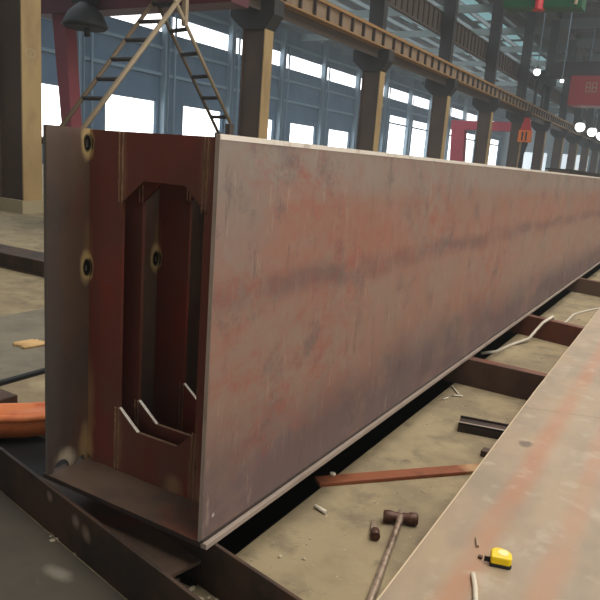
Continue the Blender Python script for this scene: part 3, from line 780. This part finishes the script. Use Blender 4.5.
# ------------------------------------------------------------------ overhead cranes and lamps of the main aisle
cr = thing('overhead_crane', 'dark maroon overhead crane with red cab at the right edge', 'crane', (-5.0, 44, 5.5))
bm = NB(); box(bm, -8.2, 14, 43.6, 44.6, 7.2, 8.1); mesh('bridge', bm, Mat('dark_maroon', (58, 40, 46), 0.5).m, cr)
bm = NB(); box(bm, -6.85, -4.1, 43.0, 44.8, 5.50, 7.2); mesh('cab', bm, M_CABR, cr)
bm = NB()   # illegible pale characters on the cab
for gx in (-5.80, -5.45):
    box(bm, gx-0.13, gx-0.09, 42.97, 43.0, 6.25, 6.80); box(bm, gx+0.09, gx+0.13, 42.97, 43.0, 6.25, 6.80)
    for z in (6.25, 6.50, 6.77): box(bm, gx-0.09, gx+0.09, 42.97, 43.0, z, z+0.035)
mesh('painted_characters', bm, M_CONC, cr)
bm = NB(); box(bm, -8.80, -8.2, 42.2, 45.8, 6.9, 7.4); box(bm, -8.80, -8.72, 42.6, 43.0, 5.43, 6.9); box(bm, -8.80, -8.72, 45.0, 45.4, 5.43, 6.9); mesh('end_carriage', bm, M_BLACK, cr)
gr = thing('overhead_crane', 'green overhead crane bridge with red trolley at the top edge', 'crane', (-4, 21, 6.2))
bm = NB(); box(bm, -5.2, -2.9, 20.7, 21.4, 6.15, 7.1)
for v in bm.verts: v.co.z += (v.co.x+5.2)*-0.04
mesh('bridge', bm, M_GREEN, gr)
bm = NB(); tube(bm, [(-4.1, 20.6, 6.6), (-4.1, 20.6, 6.05), (-4.1, 20.6, 5.98)], [0.13, 0.12, 0.2], 8); mesh('trolley', bm, M_CAB, gr)
bm = NB(); tube(bm, [(-3.0, 20.6, 6.7), (-3.05, 20.6, 6.12)], 0.05, 6); mesh('cable_arm', bm, M_WHITE, gr)
bm = NB(); tube(bm, [(-4.6, 21.0, 7.0), (-4.6, 21.0, 12.0)], 0.05, 6); tube(bm, [(-3.4, 21.0, 6.9), (-3.4, 21.0, 12.0)], 0.05, 6); mesh('hanger_rod', bm, M_BLACK, gr)
def lamp(x, y, z, r, label, grp=None, top=11.9):
    l = thing('high_bay_lamp', label, 'lamp', (x, y, z), grp)
    bm = NB(); tube(bm, [(x, y, z+r*1.0), (x, y, z+r*0.9), (x, y, z+r*0.4), (x, y, z)], [r*0.2, r*0.3, r*0.45, r*0.6], 14); mesh('hood', bm, M_CAP, l)
    bm = NB(); vs = bmesh.ops.create_uvsphere(bm, u_segments=14, v_segments=8, radius=r*0.92)['verts']
    for v in vs: v.co = Vector((x, y, z-r*0.6)) + Vector((v.co.x, v.co.y, v.co.z))
    mesh('bulb', bm, M_LAMP, l, smooth=True)
    bm = NB(); tube(bm, [(x, y, z+r), (x, y, top)], 0.03, 6); mesh('rod', bm, M_WCOL, l)
lamp(-7.09, 50.5, 4.96, 0.36, 'leftmost of three glowing lamps at the right edge')
lamp(-6.74, 54.0, 4.88, 0.36, 'middle of three glowing lamps at the right edge')
lamp(-6.59, 58.0, 4.86, 0.36, 'rightmost of three glowing lamps, cut by the right edge')
lamp(-6.03, 36.0, 6.03, 0.10, 'small bright lamp high beside the maroon crane')
lamp(-7.78, 38.0, 6.81, 0.20, 'bright oval lamp high between upper shafts')

# ------------------------------------------------------------------ lights
def area(name, loc, size, energy, colr=(1, 1, 1), rot=(0, 0, 0)):
    l = bpy.data.lights.new(name, 'AREA'); l.shape = 'RECTANGLE'; l.size, l.size_y = size; l.energy = energy; l.color = colr
    o = bpy.data.objects.new(name, l); col.objects.link(o); o.location = loc; o.rotation_euler = rot; return o
area('skylight_near', (4.0, 4.0, 11.8), (9, 14), 2000, (1, 0.95, 0.87))
area('skylight_mid', (1.0, 26.0, 11.8), (9, 22), 2600, (1, 0.96, 0.90))
area('skylight_far', (0.0, 62.0, 11.8), (10, 40), 2500, (0.95, 1, 1))
area('window_row', (XW+0.8, 45.0, 4.0), (100, 5), 1800, (0.85, 0.95, 1), (0, -PI/2, PI))
bpy.data.objects['window_row'].rotation_euler = (0, -PI/2, 0)

area('fill_side', (18.0, 8.0, 5.0), (9, 40), 2300, (1, 0.95, 0.88), (0, PI/2, 0))  # added fill from the right, replaces ambient light
area('fill_end', (5.0, -10.0, 4.5), (22, 8), 330, (1, 0.95, 0.90), (PI/2, 0, 0))  # added fill from behind, replaces ambient light
area('side_skylight', (-18.0, 40.0, 11.3), (12, 80), 6000, (0.85, 0.94, 1))
w = bpy.data.worlds.new('World'); sc.world = w; w.use_nodes = True
w.node_tree.nodes['Background'].inputs[0].default_value = (1.0, 0.95, 0.88, 1)
w.node_tree.nodes['Background'].inputs[1].default_value = 0.05

# thin haze in the hall air
hn = w.node_tree
vs_ = hn.nodes.new('ShaderNodeVolumeScatter'); vs_.inputs['Color'].default_value = (0.86, 0.95, 1, 1); vs_.inputs['Density'].default_value = 0.0031; vs_.inputs['Anisotropy'].default_value = 0.2
hn.links.new(vs_.outputs[0], hn.nodes['World Output'].inputs['Volume'])

# ------------------------------------------------------------------ camera
cd = bpy.data.cameras.new('Camera'); cam = bpy.data.objects.new('Camera', cd); col.objects.link(cam)
cam.location = (1.03885901, -1.34337827, 1.07460561)
cam.rotation_euler = (math.radians(78.01888283), math.radians(-4.16562923), math.radians(30.92522899))
cam.rotation_mode = 'XYZ'
cd.sensor_width = 36; cd.lens = 36*663.738/600; cd.clip_start = 0.05; cd.clip_end = 400
sc.camera = cam
sc.view_settings.view_transform = 'Standard'; sc.view_settings.look = 'None'
sc.view_settings.exposure = 0.0; sc.view_settings.gamma = 1.0; sc.view_settings.use_curve_mapping = False
